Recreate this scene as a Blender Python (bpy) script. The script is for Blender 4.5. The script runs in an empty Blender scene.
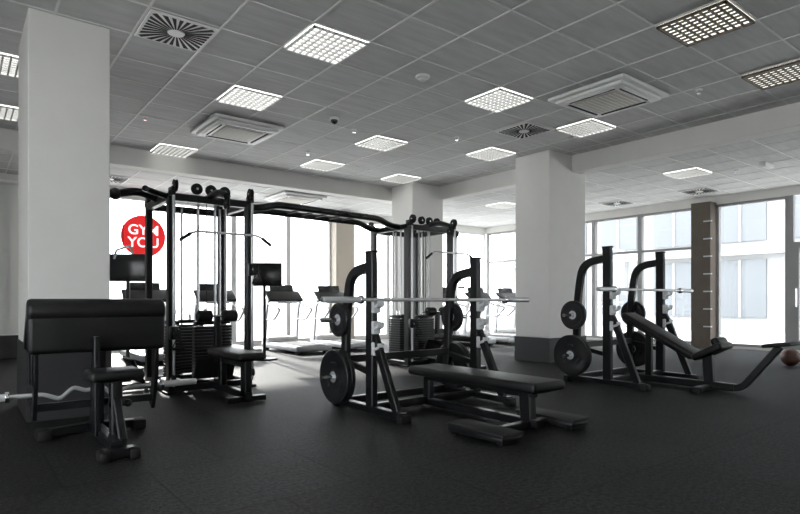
import bpy, bmesh, math, random
from mathutils import Vector, Matrix, Euler
random.seed(4)
S = bpy.context.scene
COL = S.collection

# ------------------------------------------------------------------ materials
def mat(name, col, rough=.5, metal=0., bump=0., bscale=200., var=0., vscale=3., emis=None, estr=0., spec=.5, coat=0., stretch=None):
    m = bpy.data.materials.new(name); m.use_nodes = True
    nt = m.node_tree; b = nt.nodes['Principled BSDF']
    b.inputs['Base Color'].default_value = (*col, 1); b.inputs['Roughness'].default_value = rough
    b.inputs['Metallic'].default_value = metal
    b.inputs['Specular IOR Level'].default_value = spec
    b.inputs['Coat Weight'].default_value = coat
    tc = nt.nodes.new('ShaderNodeTexCoord'); src = tc.outputs['Object']
    if stretch:
        mp = nt.nodes.new('ShaderNodeMapping'); mp.inputs['Scale'].default_value = stretch
        nt.links.new(src, mp.inputs['Vector']); src = mp.outputs['Vector']
    if var > 0:
        n = nt.nodes.new('ShaderNodeTexNoise'); n.inputs['Scale'].default_value = vscale; n.inputs['Detail'].default_value = 4
        nt.links.new(src, n.inputs['Vector'])
        r = nt.nodes.new('ShaderNodeValToRGB')
        r.color_ramp.elements[0].position = .3; r.color_ramp.elements[1].position = .7
        r.color_ramp.elements[0].color = (*[c*(1-var) for c in col], 1)
        r.color_ramp.elements[1].color = (*[min(1, c*(1+var)) for c in col], 1)
        nt.links.new(n.outputs['Fac'], r.inputs['Fac']); nt.links.new(r.outputs['Color'], b.inputs['Base Color'])
    if bump > 0:
        n = nt.nodes.new('ShaderNodeTexNoise'); n.inputs['Scale'].default_value = bscale; n.inputs['Detail'].default_value = 2
        nt.links.new(tc.outputs['Object'], n.inputs['Vector'])
        bp = nt.nodes.new('ShaderNodeBump'); bp.inputs['Strength'].default_value = bump; bp.inputs['Distance'].default_value = .01
        nt.links.new(n.outputs['Fac'], bp.inputs['Height']); nt.links.new(bp.outputs['Normal'], b.inputs['Normal'])
    if emis:
        b.inputs['Emission Color'].default_value = (*emis, 1); b.inputs['Emission Strength'].default_value = estr
    return m

BLK = mat('black_powder_coat', (.0075, .008, .0092), .34, bump=.05, bscale=400, spec=.42)
PAD = mat('black_vinyl', (.006, .006, .0068), .42, bump=.15, bscale=300, spec=.38)
RUB = mat('rubber', (.007, .007, .0075), .6, spec=.35)
RUBL = mat('plate_rubber', (.013, .0135, .015), .42, spec=.4)
CHR = mat('chrome', (.85, .86, .88), .18, 1.)
ROD = mat('polished_steel_rod', (.72, .73, .74), .2, .4)
SIL = mat('silver_paint', (.6, .61, .63), .35, .4)
LGT = mat('light_grey_plastic', (.62, .63, .64), .45)
WHT = mat('white_plastic', (.82, .82, .81), .45)
WALLM = mat('white_wall_paint', (.74, .73, .705), .8, bump=.05, bscale=80, var=.02)
DADO = mat('dark_skirting', (.025, .025, .027), .6)
TILE = mat('ceiling_tile', (.62, .62, .615), .9, bump=.3, bscale=120, var=.09, vscale=2.2, stretch=(1, 7, 1))
TBAR = mat('ceiling_tbar', (.80, .80, .79), .5)
LOUV = mat('louvre_aluminium', (.5, .5, .49), .35, .3)
LOUVD = mat('louvre_bronze', (.08, .068, .05), .5)
LAMP = mat('lamp_on', (1, 1, 1), .5, emis=(1, .99, .96), estr=2.2)
LAMPOFF = mat('lamp_dim', (.6, .58, .5), .5, emis=(1, .95, .85), estr=1.3)
DARK = mat('dark_slot', (.02, .02, .02), .8)
BEIGE = mat('filter_beige', (.62, .58, .51), .7)
FRW = mat('window_frame_white', (.66, .66, .66), .5)
FRG = mat('window_frame_grey', (.30, .30, .30), .5)
BROWN = mat('brown_cladding', (.10, .078, .06), .6, var=.1, vscale=6)
BEIGEW = mat('beige_cladding', (.45, .40, .34), .6)
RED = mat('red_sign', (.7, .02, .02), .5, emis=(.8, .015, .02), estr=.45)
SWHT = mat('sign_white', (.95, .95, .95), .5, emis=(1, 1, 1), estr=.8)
SCR = mat('screen', (.012, .013, .015), .2)
LEATH = mat('ball_leather', (.08, .03, .02), .5, bump=.3, bscale=90)
BLDG = mat('facade_white', (.36, .365, .37), .8)
BGL = mat('facade_glass', (.17, .185, .20), .5)
GRND = mat('terrace_paving', (.55, .55, .54), .9, var=.05, vscale=1.)

def glass_mat():
    m = bpy.data.materials.new('window_glass'); m.use_nodes = True
    nt = m.node_tree; nt.nodes.clear()
    o = nt.nodes.new('ShaderNodeOutputMaterial'); mx = nt.nodes.new('ShaderNodeMixShader')
    t = nt.nodes.new('ShaderNodeBsdfTransparent'); g = nt.nodes.new('ShaderNodeBsdfGlossy')
    g.inputs['Roughness'].default_value = .02; mx.inputs[0].default_value = .05
    t.inputs[0].default_value = (.97, .98, .98, 1)
    nt.links.new(t.outputs[0], mx.inputs[1]); nt.links.new(g.outputs[0], mx.inputs[2]); nt.links.new(mx.outputs[0], o.inputs[0])
    return m
GLS = glass_mat()
def added_blind_mat():  # for the added blind, tinted so it glows light grey
    m = bpy.data.materials.new('added_blind_fabric'); m.use_nodes = True
    nt = m.node_tree; nt.nodes.clear()
    o = nt.nodes.new('ShaderNodeOutputMaterial'); a = nt.nodes.new('ShaderNodeAddShader')
    t = nt.nodes.new('ShaderNodeBsdfTranslucent'); g = nt.nodes.new('ShaderNodeBsdfDiffuse')
    t.inputs[0].default_value = (.085, .085, .082, 1); g.inputs[0].default_value = (.6, .6, .58, 1)
    nt.links.new(t.outputs[0], a.inputs[0]); nt.links.new(g.outputs[0], a.inputs[1]); nt.links.new(a.outputs[0], o.inputs[0])
    return m
ADDBLIND = added_blind_mat()

def floor_mat():
    m = bpy.data.materials.new('rubber_floor'); m.use_nodes = True
    nt = m.node_tree; b = nt.nodes['Principled BSDF']; L = nt.links.new
    tc = nt.nodes.new('ShaderNodeTexCoord')
    n1 = nt.nodes.new('ShaderNodeTexNoise'); n1.inputs['Scale'].default_value = 36; n1.inputs['Detail'].default_value = 6; n1.inputs['Roughness'].default_value = .8
    n2 = nt.nodes.new('ShaderNodeTexNoise'); n2.inputs['Scale'].default_value = 1.2; n2.inputs['Detail'].default_value = 6
    br = nt.nodes.new('ShaderNodeTexBrick'); br.offset = .5; br.inputs['Scale'].default_value = 1
    br.inputs['Brick Width'].default_value = 1.0; br.inputs['Row Height'].default_value = 1.0
    br.inputs['Mortar Size'].default_value = .008; br.inputs['Color1'].default_value = (1, 1, 1, 1)
    br.inputs['Color2'].default_value = (.72, .72, .72, 1); br.inputs['Mortar'].default_value = (.2, .2, .2, 1)
    for n in (n1, n2, br): L(tc.outputs['Object'], n.inputs['Vector'])
    r = nt.nodes.new('ShaderNodeValToRGB')
    r.color_ramp.elements[0].position = .44; r.color_ramp.elements[0].color = (.0025, .0025, .003, 1)
    r.color_ramp.elements[1].position = .60; r.color_ramp.elements[1].color = (.038, .0385, .040, 1)
    L(n1.outputs['Fac'], r.inputs['Fac'])
    m1 = nt.nodes.new('ShaderNodeMix'); m1.data_type = 'RGBA'; m1.blend_type = 'MULTIPLY'; m1.inputs[0].default_value = 1
    L(r.outputs['Color'], m1.inputs[6]); L(br.outputs['Color'], m1.inputs[7])
    m2 = nt.nodes.new('ShaderNodeMix'); m2.data_type = 'RGBA'; m2.blend_type = 'MULTIPLY'; m2.inputs[0].default_value = .8
    mr = nt.nodes.new('ShaderNodeMapRange'); mr.inputs[3].default_value = .3; mr.inputs[4].default_value = 1.7
    L(n2.outputs['Fac'], mr.inputs[0]); L(m1.outputs[2], m2.inputs[6]); L(mr.outputs[0], m2.inputs[7])
    L(m2.outputs[2], b.inputs['Base Color'])
    b.inputs['Roughness'].default_value = .62; b.inputs['Specular IOR Level'].default_value = .2
    bp = nt.nodes.new('ShaderNodeBump'); bp.inputs['Strength'].default_value = .7; bp.inputs['Distance'].default_value = .012
    L(n1.outputs['Fac'], bp.inputs['Height']); L(bp.outputs['Normal'], b.inputs['Normal'])
    return m
FLOORM = floor_mat()

# ------------------------------------------------------------------ mesh builder
def fillet(pts, r, k=5):
    P = [Vector(p) for p in pts]; out = [P[0]]
    for i in range(1, len(P)-1):
        a = P[i-1]-P[i]; c = P[i+1]-P[i]
        d = min(r, a.length*.48, c.length*.48)
        s = P[i]+a.normalized()*d; e = P[i]+c.normalized()*d
        for j in range(k+1):
            t = j/k
            out.append((1-t)**2*s + 2*t*(1-t)*P[i] + t*t*e)
    out.append(P[-1]); return out

class B:
    def __init__(s):
        s.bm = bmesh.new(); s.mats = []
    def mi(s, m):
        if m not in s.mats: s.mats.append(m)
        return s.mats.index(m)
    def merge(s, t, m, M=None):
        if M is not None: bmesh.ops.transform(t, matrix=M, verts=t.verts)
        i = s.mi(m); vm = {}
        for v in t.verts: vm[v] = s.bm.verts.new(v.co)
        for f in t.faces:
            nf = s.bm.faces.new([vm[v] for v in f.verts]); nf.material_index = i; nf.smooth = True
        t.free()
    def box(s, c, d, m, rot=(0, 0, 0), bev=0., seg=2):
        t = bmesh.new(); bmesh.ops.create_cube(t, size=1)
        bmesh.ops.scale(t, vec=d, verts=t.verts)
        if bev > 0:
            bmesh.ops.bevel(t, geom=t.edges[:], offset=min(bev, min(d)*.49), segments=seg, profile=.5, affect='EDGES')
        s.merge(t, m, Matrix.Translation(c) @ Euler(rot).to_matrix().to_4x4())
    def bx(s, a, b, m, bev=0., seg=2):
        a = Vector(a); b = Vector(b)
        s.box((a+b)/2, [abs(x) for x in (b-a)], m, bev=bev, seg=seg)
    def prism(s, pts, z0, z1, m):
        t = bmesh.new()
        lo = [t.verts.new((x, y, z0)) for x, y in pts]; hi = [t.verts.new((x, y, z1)) for x, y in pts]
        t.faces.new(lo[::-1]); t.faces.new(hi); n = len(pts)
        for i in range(n): t.faces.new((lo[i], lo[(i+1) % n], hi[(i+1) % n], hi[i]))
        s.merge(t, m)
    def cyl(s, p, q, r, m, r2=None, n=20, bev=0.):
        p = Vector(p); q = Vector(q); d = q-p
        t = bmesh.new(); bmesh.ops.create_cone(t, cap_ends=True, segments=n, radius1=r, radius2=r if r2 is None else r2, depth=d.length)
        if bev > 0:
            es = [e for e in t.edges if abs(e.verts[0].co.z-e.verts[1].co.z) < 1e-6]
            bmesh.ops.bevel(t, geom=es, offset=bev, segments=3, profile=.5, affect='EDGES')
        s.merge(t, m, Matrix.Translation((p+q)/2) @ d.to_track_quat('Z', 'Y').to_matrix().to_4x4())
    def sph(s, c, r, m, sc=(1, 1, 1), n=20):
        t = bmesh.new(); bmesh.ops.create_uvsphere(t, u_segments=n, v_segments=n//2+2, radius=r)
        bmesh.ops.scale(t, vec=sc, verts=t.verts); s.merge(t, m, Matrix.Translation(c))
    def lathe(s, c, axis, prof, m, n=36):
        t = bmesh.new(); rings = []
        for r, h in prof:
            rings.append([t.verts.new((r*math.cos(2*math.pi*i/n), r*math.sin(2*math.pi*i/n), h)) for i in range(n)])
        K = len(rings)
        for k in range(K):
            a = rings[k]; b = rings[(k+1) % K]
            for i in range(n):
                t.faces.new((a[i], a[(i+1) % n], b[(i+1) % n], b[i]))
        s.merge(t, m, Matrix.Translation(c) @ Vector(axis).to_track_quat('Z', 'Y').to_matrix().to_4x4())
    def sweep(s, pts, w, h, m, rnd=False, side=None, n=12):
        P = [Vector(p) for p in pts]
        D = [(P[i+1]-P[i]).normalized() for i in range(len(P)-1)]
        if side is None:
            for i in range(len(D)-1):
                c = D[0].cross(D[i+1])
                if c.length > .02: side = c.normalized(); break
            if side is None:
                side = D[0].cross(Vector((0, 0, 1)))
                side = Vector((1, 0, 0)) if side.length < .1 else side.normalized()
        side = Vector(side)
        if rnd: prof = [(w*math.cos(2*math.pi*i/n), w*math.sin(2*math.pi*i/n)) for i in range(n)]
        else:
            a, b = w/2, h/2; c = min(a, b)*.28
            prof = [(a, -b+c), (a, b-c), (a-c, b), (-a+c, b), (-a, b-c), (-a, -b+c), (-a+c, -b), (a-c, -b)]
        t = bmesh.new(); rings = []
        for i, p in enumerate(P):
            if i == 0: T = D[0]; sc = 1
            elif i == len(P)-1: T = D[-1]; sc = 1
            else:
                T = (D[i-1]+D[i]).normalized(); sc = 1/max(.4, T.dot(D[i]))
            sd = (side-T*side.dot(T)).normalized(); up = sd.cross(T)
            rings.append([t.verts.new(p+sd*x+up*(y*sc)) for x, y in prof])
        N = len(prof)
        for a, b in zip(rings, rings[1:]):
            for i in range(N): t.faces.new((a[i], a[(i+1) % N], b[(i+1) % N], b[i]))
        t.faces.new(rings[0][::-1]); t.faces.new(rings[-1])
        bmesh.ops.recalc_face_normals(t, faces=t.faces[:])
        s.merge(t, m)
    def tube(s, pts, r, m, n=12): s.sweep(pts, r, r, m, rnd=True, n=n)
    def fin(s, name, loc=(0, 0, 0), rz=0., flat=False, parent=None):
        me = bpy.data.meshes.new(name)
        bmesh.ops.recalc_face_normals(s.bm, faces=s.bm.faces[:])
        s.bm.to_mesh(me); s.bm.free()
        for m in s.mats: me.materials.append(m)
        if flat:
            for p in me.polygons: p.use_smooth = False
        else: me.set_sharp_from_angle(angle=math.radians(35))
        o = bpy.data.objects.new(name, me); COL.objects.link(o); o.location = loc; o.rotation_euler = (0, 0, rz)
        if parent: o.parent = parent
        return o

# ------------------------------------------------------------------ room
X0, X1, Y0, Y1 = -4.0, 14.4, -4.0, 13.6
ZC, ZL, ZH = 3.9, 3.65, 3.45
BX, BY = 9.2, 11.08
b = B(); b.bx((X0-.2, Y0-.2, -.2), (X1+.2, Y1+.2, 0), FLOORM); b.fin('floor', flat=True)

b = B()
b.bx((X0-.2, Y0-.2, ZC), (BX+.1, BY+.1, ZC+.2), TILE)
b.bx((X0-.2, BY+.1, ZL), (X1+.2, Y1+.2, ZL+.45), TILE)
b.bx((BX+.1, Y0-.2, ZL), (X1+.2, BY+.1, ZL+.45), TILE)
PT = .68; GX, GY = 3.11, 5.27
def grid(x0, x1, y0, y1, z):
    k = math.ceil((x0-GX)/PT-.5)
    while GX+(k+.5)*PT < x1:
        x = GX+(k+.5)*PT
        if x > x0+.05: b.bx((x-.011, y0, z-.008), (x+.011, y1, z+.01), TBAR)
        k += 1
    k = math.ceil((y0-GY)/PT-.5)
    while GY+(k+.5)*PT < y1:
        y = GY+(k+.5)*PT
        if y > y0+.05: b.bx((x0, y-.008, z-.0075), (x1, y+.008, z+.01), TBAR)
        k += 1
grid(X0, BX-.02, Y0, BY-.02, ZC); grid(X0, X1, BY+.3, Y1, ZL); grid(BX+.3, X1, Y0, BY+.3, ZL)
b.fin('ceiling', flat=True)
b = B()
b.bx((X0, BY, ZL-.07), (BX+.28, BY+.28, ZC+.05), WALLM)
b.bx((BX, Y0, ZL-.07), (BX+.28, BY, ZC+.05), WALLM)
b.fin('trim_3', flat=True)

# walls
WB = -1.0
b = B()
b.bx((X0, Y1, 0), (WB, Y1+.2, ZL+.1), WALLM); b.bx((WB, Y1, ZH), (X1+.2, Y1+.2, ZL+.1), WALLM)
b.bx((WB, Y1, 0), (X1+.2, Y1+.2, .06), WALLM)
b.fin('wall_back', flat=True)
b = B()
b.bx((X1, Y0-.2, ZH), (X1+.2, Y1, ZL+.1), WALLM); b.bx((X1, Y0-.2, 0), (X1+.2, Y1, .06), WALLM)
b.fin('wall_right', flat=True)
LW = 5.0
b = B()
b.bx((X0-.2, Y0, ZH), (X0, Y1+.2, ZC), WALLM); b.bx((X0-.2, Y0, 0), (X0, Y1+.2, .06), WALLM)
b.bx((X0-.2, LW, .06), (X0, Y1+.2, ZH), WALLM)
b.fin('wall_left', flat=True)
b = B()
b.bx((X0-.2, Y0-.2, 0), (X1, Y0, ZC), WALLM)
b.fin('wall_front', flat=True)
b = B(); b.bx((X0, Y1-.04, 0), (2.2, Y1, .45), DADO); b.fin('baseboard_back', flat=True)
b = B(); b.bx((WB-.05, Y1-.022, .44), (2.24, Y1-.016, ZH+.04), ADDBLIND); b.cyl((WB-.05, Y1-.045, ZH+.03), (2.24, Y1-.045, ZH+.03), .035, WHT); b.bx((WB-.05, Y1-.03, .45), (2.24, Y1-.008, .48), WHT)
b.fin('added_glow_blind', flat=True)  # added translucent sheet: glows light grey, keeps sun off the floor

# windows
wn = 0
def window(axis, a0, a1, fr, rail=None, base=None):
    global wn; wn += 1
    b = B(); t = .06
    YY = Y1 if base is None else base; XX = X1 if base is None else base
    def bb(u0, u1, z0, z1, d0, d1, m):
        if axis == 'x': b.bx((u0, YY+d0, z0), (u1, YY+d1, z1), m)
        else: b.bx((XX+d0, u0, z0), (XX+d1, u1, z1), m)
    bb(a0, a0+t, .06, ZH, .02, .14, fr); bb(a1-t, a1, .06, ZH, .02, .14, fr)
    bb(a0+t, a1-t, .06, .06+t, .02, .14, fr); bb(a0+t, a1-t, ZH-t, ZH, .02, .14, fr)
    if rail: bb(a0+t, a1-t, rail-.03, rail+.03, .03, .13, fr)
    bb(a0+t, a1-t, .06+t, ZH-t, .075, .085, GLS)
    b.fin('window_%d' % wn, flat=True)
xs = [WB, .75, 2.2, 3.9, 5.4, 6.9, 8.2, 8.8, 10.2, 11.6, 13.0, 14.4]  # leftmost bays, behind the blind, are added windows to brighten that end
for i in range(len(xs)-1):
    if xs[i] == 8.2: continue
    window('x', xs[i], xs[i+1], FRW, None)
b = B(); b.bx((8.2, Y1-.25, 0), (8.8, Y1+.2, ZH+.02), BEIGEW); b.fin('trim_1', flat=True)
ys = [-4, -2.4, -.8, .8, 2.4, 3.6, 4.55, 6.05, 6.5, 8.0, 9.4, 10.8, 12.2, 13.6]
for i in range(len(ys)-1):
    if ys[i] in (6.05, 3.6): continue
    window('y', ys[i], ys[i+1], FRG if ys[i] > 4 else FRW, 2.45 if ys[i] > 6 else None)
for k in range(6): window('y', -4+k*1.5, -4+(k+1)*1.5, FRW, None, X0-.2)  # out-of-view left-wall windows, added for fill light
b = B(); b.bx((X1-.3, 6.05, 0), (X1+.2, 6.5, ZH+.05), BROWN)
for k in range(7): b.bx((X1-.33, 6.02, .5+k*.42), (X1-.27, 6.2, .53+k*.42), SIL)
b.fin('trim_2', flat=True)
b = B()
b.bx((X1+.02, 3.6, 0.06), (X1+.14, 3.7, ZH), FRG); b.bx((X1+.02, 4.45, .06), (X1+.14, 4.55, ZH), FRG)
b.bx((X1+.02, 3.7, 2.3), (X1+.14, 4.45, 2.42), FRG); b.bx((X1+.02, 3.7, .06), (X1+.14, 4.45, .2), FRG)
b.bx((X1+.02, 3.7, .2), (X1+.14, 3.8, 2.3), FRG); b.bx((X1+.02, 4.35, .2), (X1+.14, 4.45, 2.3), FRG)
b.bx((X1+.07, 3.8, .2), (X1+.08, 4.35, 2.3), GLS); b.bx((X1+.07, 3.7, 2.42), (X1+.08, 4.45, ZH), GLS)
b.cyl((X1-.03, 4.38, 1.0), (X1-.03, 4.38, 1.4), .015, CHR); b.cyl((X1-.03, 4.38, 1.05), (X1+.03, 4.38, 1.05), .01, CHR); b.cyl((X1-.03, 4.38, 1.35), (X1+.03, 4.38, 1.35), .01, CHR)
b.fin('door_1', flat=True)

# columns
def column(x0, x1, y0, y1, dz, zt):
    b = B(); b.bx((x0, y0, dz), (x1, y1, zt), WALLM, bev=.006, seg=1)
    b.bx((x0-.012, y0-.012, 0), (x1+.012, y1+.012, dz), DADO); b.fin('structural_column', flat=True)
column(.515, 1.21, 6.33, 7.43, .72, ZC)
column(8.5, 9.62, 6.45, 7.25, .45, ZC-.001)
column(8.34, 9.3, 10.2, 11.0, .45, ZC-.001)

# ------------------------------------------------------------------ ceiling fixtures
def cell(i, j): return GX+i*PT, GY+j*PT
def louvre(i, j, z=ZC, on=True):
    x, y = cell(i, j); b = B(); h = PT/2-.013
    lv = LOUV if on else LOUVD
    b.bx((-h, -h, -.012), (h, h, -.004), LAMP if on else LAMPOFF)
    fr = WHT if on else LOUVD
    for s_ in (-1, 1):
        b.bx((s_*h, -h, -.035), (s_*(h-.022), h, -.004), fr); b.bx((-h, s_*h, -.035), (h, s_*(h-.022), -.004), fr)
    n = 8; st = 2*(h-.022)/n; w = .009 if on else .015; d = -.034 if on else -.022
    for k in range(1, n):
        q = -h+.022+k*st
        b.bx((q-w, -h, d), (q+w, h, -.0125), lv)
        b.bx((-h, q-w*.8, d+.001), (h, q+w*.8, -.0125), lv)
    b.fin('ceiling_light', (x, y, z-.004), flat=True)
for ij in [(0, 0), (0, 3), (0, 8), (4, 0), (4, 4), (4, 7), (7, 0), (7, 3), (7, 7), (-4, 4), (-4, 7), (-4, 0), (0, -4), (-4, -4), (0, -9), (4, -9), (-4, -9), (7, -9), (-8, 0), (-8, 4), (-8, -4)]:
    louvre(*ij)
louvre(4, -4, on=False); louvre(7, -4, on=False)
for ij in [(12, 0), (12, 7), (12, -6)]: louvre(*ij, z=ZL)

def diffuser(i, j, z=ZC):
    x, y = cell(i, j); b = B(); h = PT/2-.015; n = 28
    b.box((0, 0, -.01), (2*h, 2*h, .016), WHT)
    for k in range(n):
        a = 2*math.pi*(k+.5)/n; hw = math.pi/n*.55
        m1 = .92*h/max(abs(math.cos(a-hw)), abs(math.sin(a-hw))); m2 = .92*h/max(abs(math.cos(a+hw)), abs(math.sin(a+hw)))
        r0 = .085
        b.prism([(r0*math.cos(a-hw), r0*math.sin(a-hw)), (m1*math.cos(a-hw), m1*math.sin(a-hw)), (m2*math.cos(a+hw), m2*math.sin(a+hw)), (r0*math.cos(a+hw), r0*math.sin(a+hw))], -.021, -.017, DARK)
    b.cyl((0, 0, -.026), (0, 0, -.01), .08, WHT)
    b.fin('air_diffuser', (x, y, z-.009), flat=True)
diffuser(-2, 1); diffuser(6, 1)
diffuser(15, 1, ZL); diffuser(-1, 11, ZL); diffuser(15, 4, ZL)

def cassette(x, y, z=ZC):
    b = B()
    b.box((0, 0, -.03), (1.12, 1.12, .05), WHT, bev=.02, seg=3)
    b.box((0, 0, -.07), (.98, .98, .05), WHT, bev=.03, seg=3)
    b.box((0, 0, -.096), (.62, .62, .02), BEIGE, bev=.008)
    for k in range(9): b.box((0, -.26+k*.065, -.107), (.58, .012, .004), WHT)
    for a in range(4):
        M = Matrix.Rotation(a*math.pi/2, 3, 'Z')
        b.box(M @ Vector((0, .375, -.098)), (.66, .022, .012), DARK, rot=(0, 0, a*math.pi/2))
        b.box(M @ Vector((0, .42, -.10)), (.7, .05, .014), WHT, rot=(0, 0, a*math.pi/2), bev=.005)
    b.fin('air_conditioner_cassette', (x, y, z-.009))
cassette(6.85, 4.25); cassette(3.5, 8.7); cassette(6.4, 12.3, ZL)

b = B(); b.cyl((0, 0, -.03), (0, 0, 0), .09, WHT, bev=.01); b.cyl((0, 0, -.06), (0, 0, -.03), .05, WHT, bev=.01); b.fin('smoke_detector', (4.47, 5.27, ZC-.008))
for p in [(7.6, 3.4, ZC), (5.0, 7.6, ZC), (5.1, 9.3, ZC), (6.6, 6.9, ZC), (11.8, 4.6, ZL), (2.2, 9.0, ZC)]:
    b = B(); b.cyl((0, 0, -.012), (0, 0, 0), .045, WHT); b.cyl((0, 0, -.05), (0, 0, -.012), .015, CHR); b.cyl((0, 0, -.055), (0, 0, -.05), .03, CHR)
    b.fin('ceiling_sprinkler', (p[0], p[1], p[2]-.008))
b = B(); b.cyl((0, 0, -.04), (0, 0, 0), .07, WHT); b.sph((0, 0, -.045), .055, SCR); b.fin('dome_camera', (4.45, 7.3, ZC-.008))
b = B(); b.box((0, 0, -.035), (.42, .12, .07), WHT, bev=.015); b.box((0, 0, -.075), (.36, .08, .015), LGT, bev=.005); b.fin('emergency_light', (11.6, 4.0, ZL-.008))

# red sign
b = B()
b.cyl((0, 0, 0), (0, .02, 0), .47, RED, n=64)
sg = b.fin('round_window_sign', (3.28, Y1-.03, 2.58))
for txt, dz, sz in (('GYM', .04, .31), ('YOU', -.24, .31)):
    c = bpy.data.curves.new('text', 'FONT'); c.body = txt; c.size = sz; c.extrude = .004; c.align_x = 'CENTER'; c.offset = .003
    o = bpy.data.objects.new('lettering', c); COL.objects.link(o); o.parent = sg
    o.location = (0, -.008, dz); o.rotation_euler = (math.pi/2, 0, 0); c.materials.append(SWHT)

# ------------------------------------------------------------------ equipment helpers
def plate(b, c, ax, r, th=.045):
    c = Vector(c)
    prof = [(.03, -th*.5), (.07, -th*.5), (.075, -th*.32), (r*.72, -th*.32), (r*.78, -th*.5), (r*.97, -th*.5), (r, -th*.38),
            (r, th*.38), (r*.97, th*.5), (r*.78, th*.5), (r*.72, th*.32), (.075, th*.32), (.07, th*.5), (.03, th*.5)]
    b.lathe(c, ax, prof, RUBL)
    for s_ in (-1, 1):
        b.lathe(c+Vector(ax)*s_*th*.42, ax, [(.03, -.006), (.06, -.006), (.06, .006), (.03, .006)], SIL, n=24)
    a = Vector(ax).normalized(); u = Vector((0, 0, 1)); v = a.cross(u)
    for k in range(3):
        an = math.pi/2+k*2*math.pi/3; d = u*math.sin(an)+v*math.cos(an)
        for s_ in (-1, 1):
            p = c+d*r*.5+a*s_*th*.33; e = a.cross(d)*r*.14
            b.cyl(p-e, p+e, r*.05, DARK, n=10)

def barbell(name, x0, x1, y, z, sl=.42):
    b = B(); L = x1-x0
    b.cyl((0, 0, 0), (L, 0, 0), .0185, ROD)
    for a, c in ((0, sl), (L-sl, L)):
        b.cyl((a, 0, 0), (c, 0, 0), .03, ROD, bev=.004)
    b.cyl((sl-.01, 0, 0), (sl+.03, 0, 0), .042, CHR, bev=.005); b.cyl((L-sl-.03, 0, 0), (L-sl+.01, 0, 0), .042, CHR, bev=.005)
    b.fin(name, (x0, y, z))

def rack_frame(b, s, top, barz, rear=.48):
    for sx in (-1, 1):
        x = sx*s/2
        b.sweep([(x, 0, .06), (x, 0, top-.12), (x, .01, top)], .075, .12, BLK, side=(1, 0, 0))
        b.box((x, 0, top), (.082, .125, .02), RUB, bev=.006)
        b.sweep(fillet([(x, rear+.02, .06), (x, rear-.02, top-.62), (x, rear-.1, top-.2), (x, 0.02, top-.15)], .22, 7), .07, .1, BLK, side=(1, 0, 0))
        b.sweep(fillet([(x, -.03, barz-.3), (x, -.12, barz-.45), (x, -.42, .08)], .12, 5), .06, .09, BLK, side=(1, 0, 0))
        b.sweep([(x, rear+.14, .055), (x, -.52, .055)], .09, .07, BLK)
        for yy in (rear+.14, -.52): b.box((x, yy, .04), (.12, .09, .08), RUB, bev=.012)
        b.sweep([(x, rear, .5), (x, 0.02, .42)], .05, .06, BLK)
        for k, zz in enumerate((barz-.42, barz-.21, barz)):
            b.box((x, -.075, zz-.045), (.088, .05, .13), LGT, bev=.012)
            b.box((x, -.125, zz-.04), (.08, .07, .03), LGT, bev=.008, rot=(math.radians(-18), 0, 0))
            b.box((x, -.158, zz-.012), (.08, .018, .05), LGT, bev=.006)
    b.sweep([(-s/2, rear+.02, .07), (s/2, rear+.02, .07)], .08, .08, BLK)
    b.sweep([(-s/2, 0, .07), (s/2, 0, .07)], .08, .08, BLK)
    b.sweep([(-s/2, rear-.02, .52), (s/2, rear-.02, .52)], .05, .08, BLK)

def rack_plates(b, s, rear, zl, zu, rl, ru, nl=2, nu=1):
    for sx in (-1, 1):
        x = sx*s/2
        for z, r, n in ((zl, rl, nl), (zu, ru, nu)):
            b.cyl((x, rear, z), (x+sx*.3, rear, z), .025, CHR)
            b.cyl((x+sx*.035, rear, z), (x+sx*.05, rear, z), .05, BLK)
            for k in range(n): plate(b, (x+sx*(.08+k*.055), rear, z), (sx, 0, 0), r, .05)

# flat olympic bench press
b = B(); s = 1.48
rack_frame(b, s, 1.635, 1.13)
rack_plates(b, s, .48, .34, .94, .285, .18)
b.box((-.05, -.82, .41), (.44, 1.68, .09), PAD, bev=.035, seg=4)
b.box((-.02, -.85, .355), (.2, 1.4, .03), BLK)
b.sweep([(0, 0, .32), (0, -1.45, .32)], .08, .07, BLK)
b.sweep([(0, -.02, .05), (0, -.02, .32)], .08, .1, BLK)
b.sweep([(0, -1.38, .06), (0, -1.36, .34)], .09, .13, BLK)
b.sweep([(0, 0, .06), (0, -1.5, .06)], .08, .07, BLK)
b.sweep([(-.55, -1.4, .05), (.4, -1.4, .05)], .08, .06, BLK)
for cx in (-.57, .33):
    b.box((cx, -1.38, .05), (.25, .62, .05), BLK, bev=.012)
    b.box((cx, -1.38, .085), (.26, .64, .03), RUB, bev=.01)
    for yy in (-1.64, -1.12): b.box((cx, yy, .02), (.2, .06, .04), RUB, bev=.008)
b.fin('olympic_bench_press', (4.01, 4.65, 0))
barbell('barbell', 2.63, 5.55, 4.53, 1.152)

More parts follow.
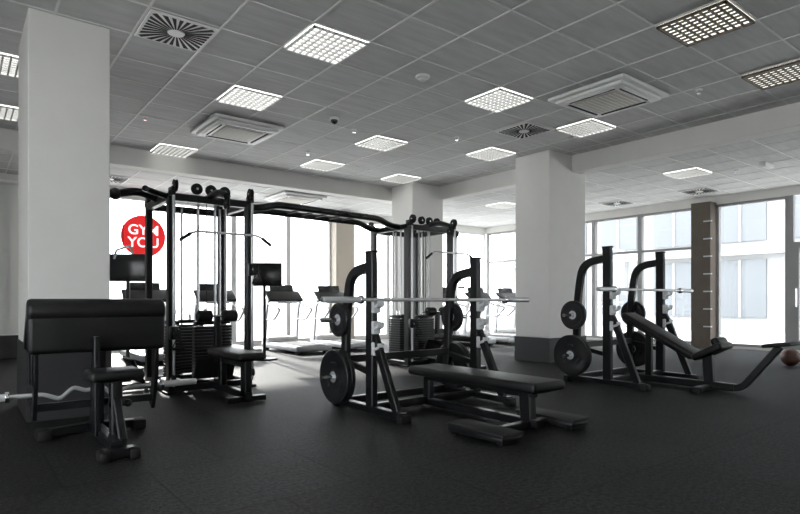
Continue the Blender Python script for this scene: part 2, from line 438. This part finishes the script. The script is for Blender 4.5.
# incline bench press
b = B(); s = 1.4
rack_frame(b, s, 1.86, 1.27)
rack_plates(b, s, .48, .385, .94, .28, .2)
dy, dz = .95, .5; L = math.hypot(dy, dz); ang = math.atan2(dz, dy)
b.box((0, -.37, .68), (.34, L+.05, .09), PAD, rot=(ang, 0, 0), bev=.035, seg=4)
b.box((0, -.35, .62), (.16, L-.1, .03), BLK, rot=(ang, 0, 0))
b.box((0, -1.03, .50), (.38, .4, .09), PAD, rot=(math.radians(-28), 0, 0), bev=.035, seg=4)
b.box((0, -1.12, .62), (.3, .1, .12), PAD, rot=(math.radians(-28), 0, 0), bev=.04, seg=4)
b.sweep(fillet([(0, 0, .07), (0, -.55, .07), (0, -1.3, .07)], .1), .09, .09, BLK)
b.sweep([(0, -1.0, .07), (0, -.98, .46)], .08, .12, BLK)
b.sweep([(0, -.2, .07), (0, -.2, .72)], .07, .09, BLK)
b.sweep(fillet([(0, -1.2, .07), (0, -1.38, .07), (0, -1.78, .6)], .12), .07, .08, BLK)
b.box((0, -1.80, .63), (.36, .3, .045), RUB, rot=(math.radians(-8), 0, 0), bev=.012)
b.sweep([(-.36, -1.0, .045), (.36, -1.0, .045)], .09, .06, BLK)
for sx in (-.36, .36): b.box((sx, -1.0, .035), (.08, .12, .07), RUB, bev=.01)
b.fin('incline_bench_press', (7.55, 4.25, 0))
barbell('barbell', 6.44, 8.98, 4.13, 1.292, sl=.36)

# preacher curl bench
b = B()
b.cyl((-.5, .17, 1.06), (.5, .17, 1.06), .1, PAD, n=32, bev=.03)
b.box((0, .33, .93), (1.0, .46, .1), PAD, rot=(math.radians(-48), 0, 0), bev=.035, seg=4)
b.box((0, .14, .90), (1.0, .11, .34), PAD, bev=.04, seg=4)
for sx in (-1, 1):
    b.sweep(fillet([(sx*.44, .16, .86), (sx*.44, .2, .45), (sx*.44, .3, .22)], .1), .03, .1, BLK, side=(1, 0, 0))
    b.sweep(fillet([(sx*.44, .26, .3), (sx*.44, .42, .27), (sx*.44, .5, .33)], .05), .03, .05, BLK, side=(1, 0, 0))
    b.box((sx*.36, .45, .045), (.11, .17, .09), RUB, bev=.02)
    b.sweep([(sx*.03, .45, .07), (sx*.4, .45, .05)], .1, .07, BLK)
    b.box((sx*.46, .27, .66), (.02, .16, .36), BLK, bev=.005)
b.sweep([(-.44, .26, .3), (.44, .26, .3)], .05, .06, BLK)
b.sweep([(0, .45, .08), (0, -.5, .08)], .09, .09, BLK)
b.sweep([(-.1, -.54, .05), (.1, -.54, .05)], .1, .07, BLK)
for sx in (-.1, .1): b.box((sx, -.54, .04), (.07, .16, .08), RUB, bev=.018)
b.sweep([(0, .3, .08), (0, .18, .8)], .09, .13, BLK)
b.sweep([(.05, -.2, .08), (.05, -.18, .52)], .08, .12, BLK)
b.sweep([(-.05, .0, .08), (-.05, .02, .86)], .04, .1, BLK)
b.sweep([(.05, -.42, .1), (.05, -.2, .4)], .06, .07, BLK)
b.cyl((.0, -.18, .34), (.13, -.18, .34), .018, BLK); b.sph((.14, -.18, .34), .03, BLK)
b.box((.04, -.18, .575), (.38, .36, .08), PAD, bev=.035, seg=4)
b.box((.04, -.18, .53), (.2, .22, .02), BLK)
b.fin('preacher_curl_bench', (.91, 5.0, 0))
b = B()
pts = [(-.35, 0, 0), (.15, 0, 0), (.3, 0, 0), (.42, 0, -.05), (.52, 0, .04), (.62, 0, 0), (.72, 0, .04), (.82, 0, -.05), (.94, 0, 0), (1.2, 0, 0), (1.5, 0, 0)]
b.tube(fillet(pts, .03, 3), .018, ROD)
b.cyl((-.35, 0, 0), (.05, 0, 0), .03, ROD, bev=.004); b.cyl((1.25, 0, 0), (1.55, 0, 0), .03, ROD, bev=.004)
b.cyl((.04, 0, 0), (.07, 0, 0), .045, CHR, bev=.005); b.cyl((1.22, 0, 0), (1.25, 0, 0), .045, CHR, bev=.005)
b.fin('curl_barbell', (.25, 5.49, .37))

# multi-station cable machine
b = B()
ZT = 2.42
def pulley(c, ax, r=.075):
    c = Vector(c); a = Vector(ax)
    b.lathe(c, ax, [(.01, -.018), (r, -.018), (r*.82, 0), (r, .018), (.01, .018)], RUB, n=24)
    b.cyl(c-a*.03, c+a*.03, .015, CHR, n=10)
def stack(c, ax, n=16):
    cx, cy = c; w, d = (.34, .13) if ax == 'x' else (.13, .34)
    for k in range(n):
        b.box((cx, cy, .16+k*.042), (w, d, .037), RUBL, bev=.004, seg=1)
    ztop = .16+n*.042
    b.box((cx, cy, ztop+.02), (w*.9 if ax == 'x' else .11, d if ax == 'x' else .3, .05), BLK, bev=.006)
    for s_ in (-1, 1):
        dx, dy = (s_*.11, 0) if ax == 'x' else (0, s_*.11)
        b.cyl((cx+dx, cy+dy, .08), (cx+dx, cy+dy, ZT), .015, ROD, n=10)
    b.cyl((cx, cy, ztop), (cx, cy, ZT), .006, RUB, n=8)
    b.cyl((cx, cy, ztop), (cx, cy, ztop+.12), .02, CHR, n=10)
    b.box((cx, cy, .09), (w+.06, d+.05, .05), BLK, bev=.006)
def tower(cx, cy, bench=True):
    h = .5
    for sx in (-1, 1):
        for sy in (-1, 1):
            x, y = cx+sx*h, cy+sy*h
            b.sweep([(x, y, .02), (x, y, ZT)], .075, .12, BLK)
            b.box((x, y, .015), (.15, .2, .03), RUB, bev=.005)
            pulley((x-sx*.02, y+sy*.12, ZT+.12), (1, 0, 0)); pulley((x, y+sy*.12, .2), (1, 0, 0), .06)
            b.box((x, y+sy*.06, ZT+.06), (.05, .16, .1), BLK, bev=.01)
    for sy in (-1, 1):
        b.sweep([(cx-h, cy+sy*h, .06), (cx+h, cy+sy*h, .06)], .08, .08, BLK)
        b.sweep([(cx-h, cy+sy*h, ZT), (cx+h, cy+sy*h, ZT)], .09, .09, BLK)
        b.sweep([(cx+sy*h, cy-h, .06), (cx+sy*h, cy+h, .06)], .08, .08, BLK)
        b.sweep([(cx+sy*h, cy-h, ZT), (cx+sy*h, cy+h, ZT)], .09, .09, BLK)
        stack((cx, cy+sy*.34), 'x'); stack((cx+sy*.34, cy), 'y')
    for s_ in (-.18, 0, .18): pulley((cx+s_, cy-h, ZT+.13), (0, 1, 0), .07)
    b.tube(fillet([(cx, cy-.3, ZT+.04), (cx, cy-.75, ZT+.08), (cx, cy-1.05, ZT-.02)], .2), .045, BLK)
    pulley((cx, cy-1.05, ZT-.1), (1, 0, 0)); b.cyl((cx, cy-1.07, ZT-.1), (cx, cy-1.07, 1.98), .005, RUB, n=8)
    b.tube(fillet([(cx-.55, cy-1.07, 1.84), (cx-.4, cy-1.07, 1.95), (cx+.4, cy-1.07, 1.95), (cx+.55, cy-1.07, 1.84)], .08), .014, ROD)
    for s_ in (-1, 1): b.cyl((cx+s_*.56, cy-1.07, 1.835), (cx+s_*.44, cy-1.07, 1.92), .02, RUB)
    y0 = cy-.8; y1 = cy-1.8
    b.box((cx, (y0+y1)/2, .52), (.32, 1.0, .09), PAD, bev=.035, seg=4)
    b.sweep([(cx, cy-.5, .08), (cx, cy-1.7, .08)], .08, .08, BLK)
    b.sweep([(cx, y1+.18, .06), (cx, y1+.18, .47)], .08, .14, BLK)
    b.sweep([(cx-.22, y1+.18, .04), (cx+.22, y1+.18, .04)], .1, .06, BLK)
    b.sweep([(cx, y0-.1, .06), (cx, y0-.1, .47)], .08, .1, BLK)
    b.sweep([(cx, cy-.5, .42), (cx, y1+.2, .42)], .07, .06, BLK)
    b.sweep([(cx, y0+.1, .4), (cx, y0+.08, .95)], .06, .08, BLK)
    b.cyl((cx-.25, y0+.08, .95), (cx+.25, y0+.08, .95), .016, CHR)
    for s_ in (-1, 1):
        b.cyl((cx+s_*.07, y0+.08, .95), (cx+s_*.25, y0+.08, .95), .075, PAD, n=24, bev=.02)
    b.box((cx, y0+.15, .3), (.5, .04, .28), RUB, rot=(math.radians(25), 0, 0), bev=.01)
    for sx, zz in ((-1, .75), (1, 1.55)):
        x = cx+sx*h
        b.cyl((x, cy-h-.13, .1), (x, cy-h-.13, ZT), .018, ROD, n=12)
        b.box((x, cy-h-.13, zz), (.09, .1, .16), BLK, bev=.015)
        pulley((x, cy-h-.22, zz), (1, 0, 0), .06)
        b.cyl((x-.07, cy-h-.3, zz-.18), (x+.07, cy-h-.3, zz-.18), .018, RUB)
        for s_ in (-.07, .07): b.cyl((x+s_, cy-h-.3, zz-.18), (x, cy-h-.28, zz-.04), .007, RUB, n=8)
tower(2.55, 7.7); tower(6.6, 8.1)
b.tube(fillet([(2.05, 7.7, ZT+.03), (1.8, 7.7, ZT+.12), (1.55, 7.7, ZT+.05)], .15), .05, BLK); b.sph((1.53, 7.7, ZT+.05), .075, BLK)
b.tube(fillet([(2.05, 7.25, ZT), (1.75, 7.2, ZT+.06), (1.7, 6.95, ZT+.02)], .1), .035, BLK)
b.cyl((1.62, 7.7, ZT), (1.62, 7.7, 1.8), .005, RUB, n=8)
b.tube(fillet([(1.62, 7.2, 1.7), (1.62, 7.32, 1.8), (1.62, 8.08, 1.8), (1.62, 8.2, 1.7)], .08), .014, ROD)
b.sweep([(2.0, 7.7, .06), (1.45, 7.7, .06)], .08, .08, BLK); b.box((1.5, 7.7, .04), (.12, .5, .07), RUB, bev=.015)
b.box((1.75, 7.7, .26), (.04, .46, .34), RUB, rot=(0, math.radians(-25), 0), bev=.01)
for yy0, yy1 in ((7.45, 7.8), (8.1, 8.4)):
    b.tube(fillet([(3.0, yy0, ZT), (3.35, yy0, ZT+.02), (3.6, (yy0*.85+yy1*.15), ZT+.1), (5.6, (yy0*.2+yy1*.8), ZT+.1), (5.85, yy1, ZT+.02), (6.15, yy1, ZT)], .2), .05, BLK)
for k in range(5):
    x = 4.1+k*.27; b.cyl((x, 7.5, ZT+.1), (x, 8.35, ZT+.1), .018, BLK, n=12)
b.tube(fillet([(7.1, 8.1, ZT+.03), (7.4, 8.1, ZT+.12), (7.7, 8.1, ZT+.03)], .15), .05, BLK); b.sph((7.72, 8.1, ZT+.03), .07, BLK)
b.fin('multi_station_cable_machine')

# treadmills
def treadmill(x, y, rz=0.):
    b = B()
    b.box((0, -.55, .12), (.86, 1.75, .12), SIL, bev=.03, seg=3)
    b.box((0, -.62, .183), (.54, 1.55, .012), RUB)
    b.box((0, .22, .2), (.8, .42, .2), WHT, bev=.08, seg=4)
    for sx in (-1, 1):
        b.box((sx*.33, -1.3, .03), (.08, .1, .06), RUB); b.box((sx*.33, .25, .03), (.08, .1, .06), RUB)
        b.sweep(fillet([(sx*.4, .2, .15), (sx*.4, .12, .9), (sx*.4, 0.0, 1.2)], .2), .05, .1, SIL, side=(1, 0, 0))
        b.tube(fillet([(sx*.4, .05, 1.1), (sx*.4, -.15, 1.02), (sx*.4, -.6, .95), (sx*.4, -.3, .7), (sx*.4, .1, .7)], .12), .025, SIL)
    b.box((0, .02, 1.24), (.86, .36, .06), BLK, rot=(math.radians(38), 0, 0), bev=.02, seg=3)
    b.box((0, .14, 1.36), (.6, .04, .3), SCR, rot=(math.radians(-20), 0, 0), bev=.015)
    b.box((0, -.14, 1.1), (.5, .05, .05), LGT, bev=.015)
    b.sweep([(-.4, .1, 1.14), (.4, .1, 1.14)], .06, .08, SIL)
    b.fin('treadmill', (x, y, 0), rz)
for x in (2.95, 4.35, 5.97, 7.25): treadmill(x, 12.0)
for x in (10.2, 11.5, 12.75): treadmill(x, 11.1)

def tvstand(x, y, z):
    b = B()
    b.cyl((0, 0, 0), (0, 0, .03), .25, BLK, bev=.008); b.cyl((0, 0, .03), (0, 0, z), .03, BLK)
    b.box((0, -.03, z), (.68, .05, .45), SCR, bev=.012); b.box((0, .01, z), (.3, .05, .2), BLK, bev=.01)
    b.fin('television_on_stand', (x, y, 0), math.radians(-35))
tvstand(2.2, 10.1, 1.68); tvstand(4.65, 10.2, 1.64)

# medicine ball
b = B(); b.sph((0, 0, 0), .15, LEATH, n=32)
for ax in ((1, 0, 0), (0, 1, 0), (0, 0, 1)): b.lathe((0, 0, 0), ax, [(.149, -.003), (.1515, -.003), (.1515, .003), (.149, .003)], DARK, n=48)
b.fin('medicine_ball', (11.43, 3.57, .151))

# ------------------------------------------------------------------ outside
b = B(); b.bx((-60, -60, -.6), (120, 120, -.25), GRND); b.fin('terrace_ground', flat=True)
b = B()
b.bx((27, -12, -.25), (40, 24, 14), BLDG)
for fz in range(4):
    for k in range(12):
        y = -11+k*2.9
        b.bx((26.9, y, .4+fz*3.3), (27.05, y+2.0, 2.9+fz*3.3), BGL)
        b.bx((26.85, y+.95, .4+fz*3.3), (26.95, y+1.05, 2.9+fz*3.3), BLDG)
    b.bx((26.6, -12, 3.1+fz*3.3), (27, 24, 3.25+fz*3.3), BLDG)
b.fin('neighbouring_building', flat=True)

# ------------------------------------------------------------------ light
w = bpy.data.worlds.new('sky'); S.world = w; w.use_nodes = True
bg = w.node_tree.nodes['Background']; bg.inputs[0].default_value = (.95, .97, 1, 1); bg.inputs[1].default_value = 5.6
sun = bpy.data.lights.new('sun', 'SUN'); sun.energy = 8; sun.angle = .05; sun.color = (1, .96, .9)
so = bpy.data.objects.new('sun', sun); COL.objects.link(so)
so.rotation_euler = Vector((-.15, -1, -.50)).to_track_quat('-Z', 'Y').to_euler()

# ------------------------------------------------------------------ camera
cam = bpy.data.cameras.new('camera'); cam.lens = 565/800*36; cam.sensor_width = 36; cam.shift_y = 43/800
co = bpy.data.objects.new('camera', cam); COL.objects.link(co); co.location = (0, 0, 1.15)
co.rotation_euler = (math.pi/2, 0, -math.radians(38)); S.camera = co
S.view_settings.view_transform = 'Standard'; S.view_settings.exposure = 0.3
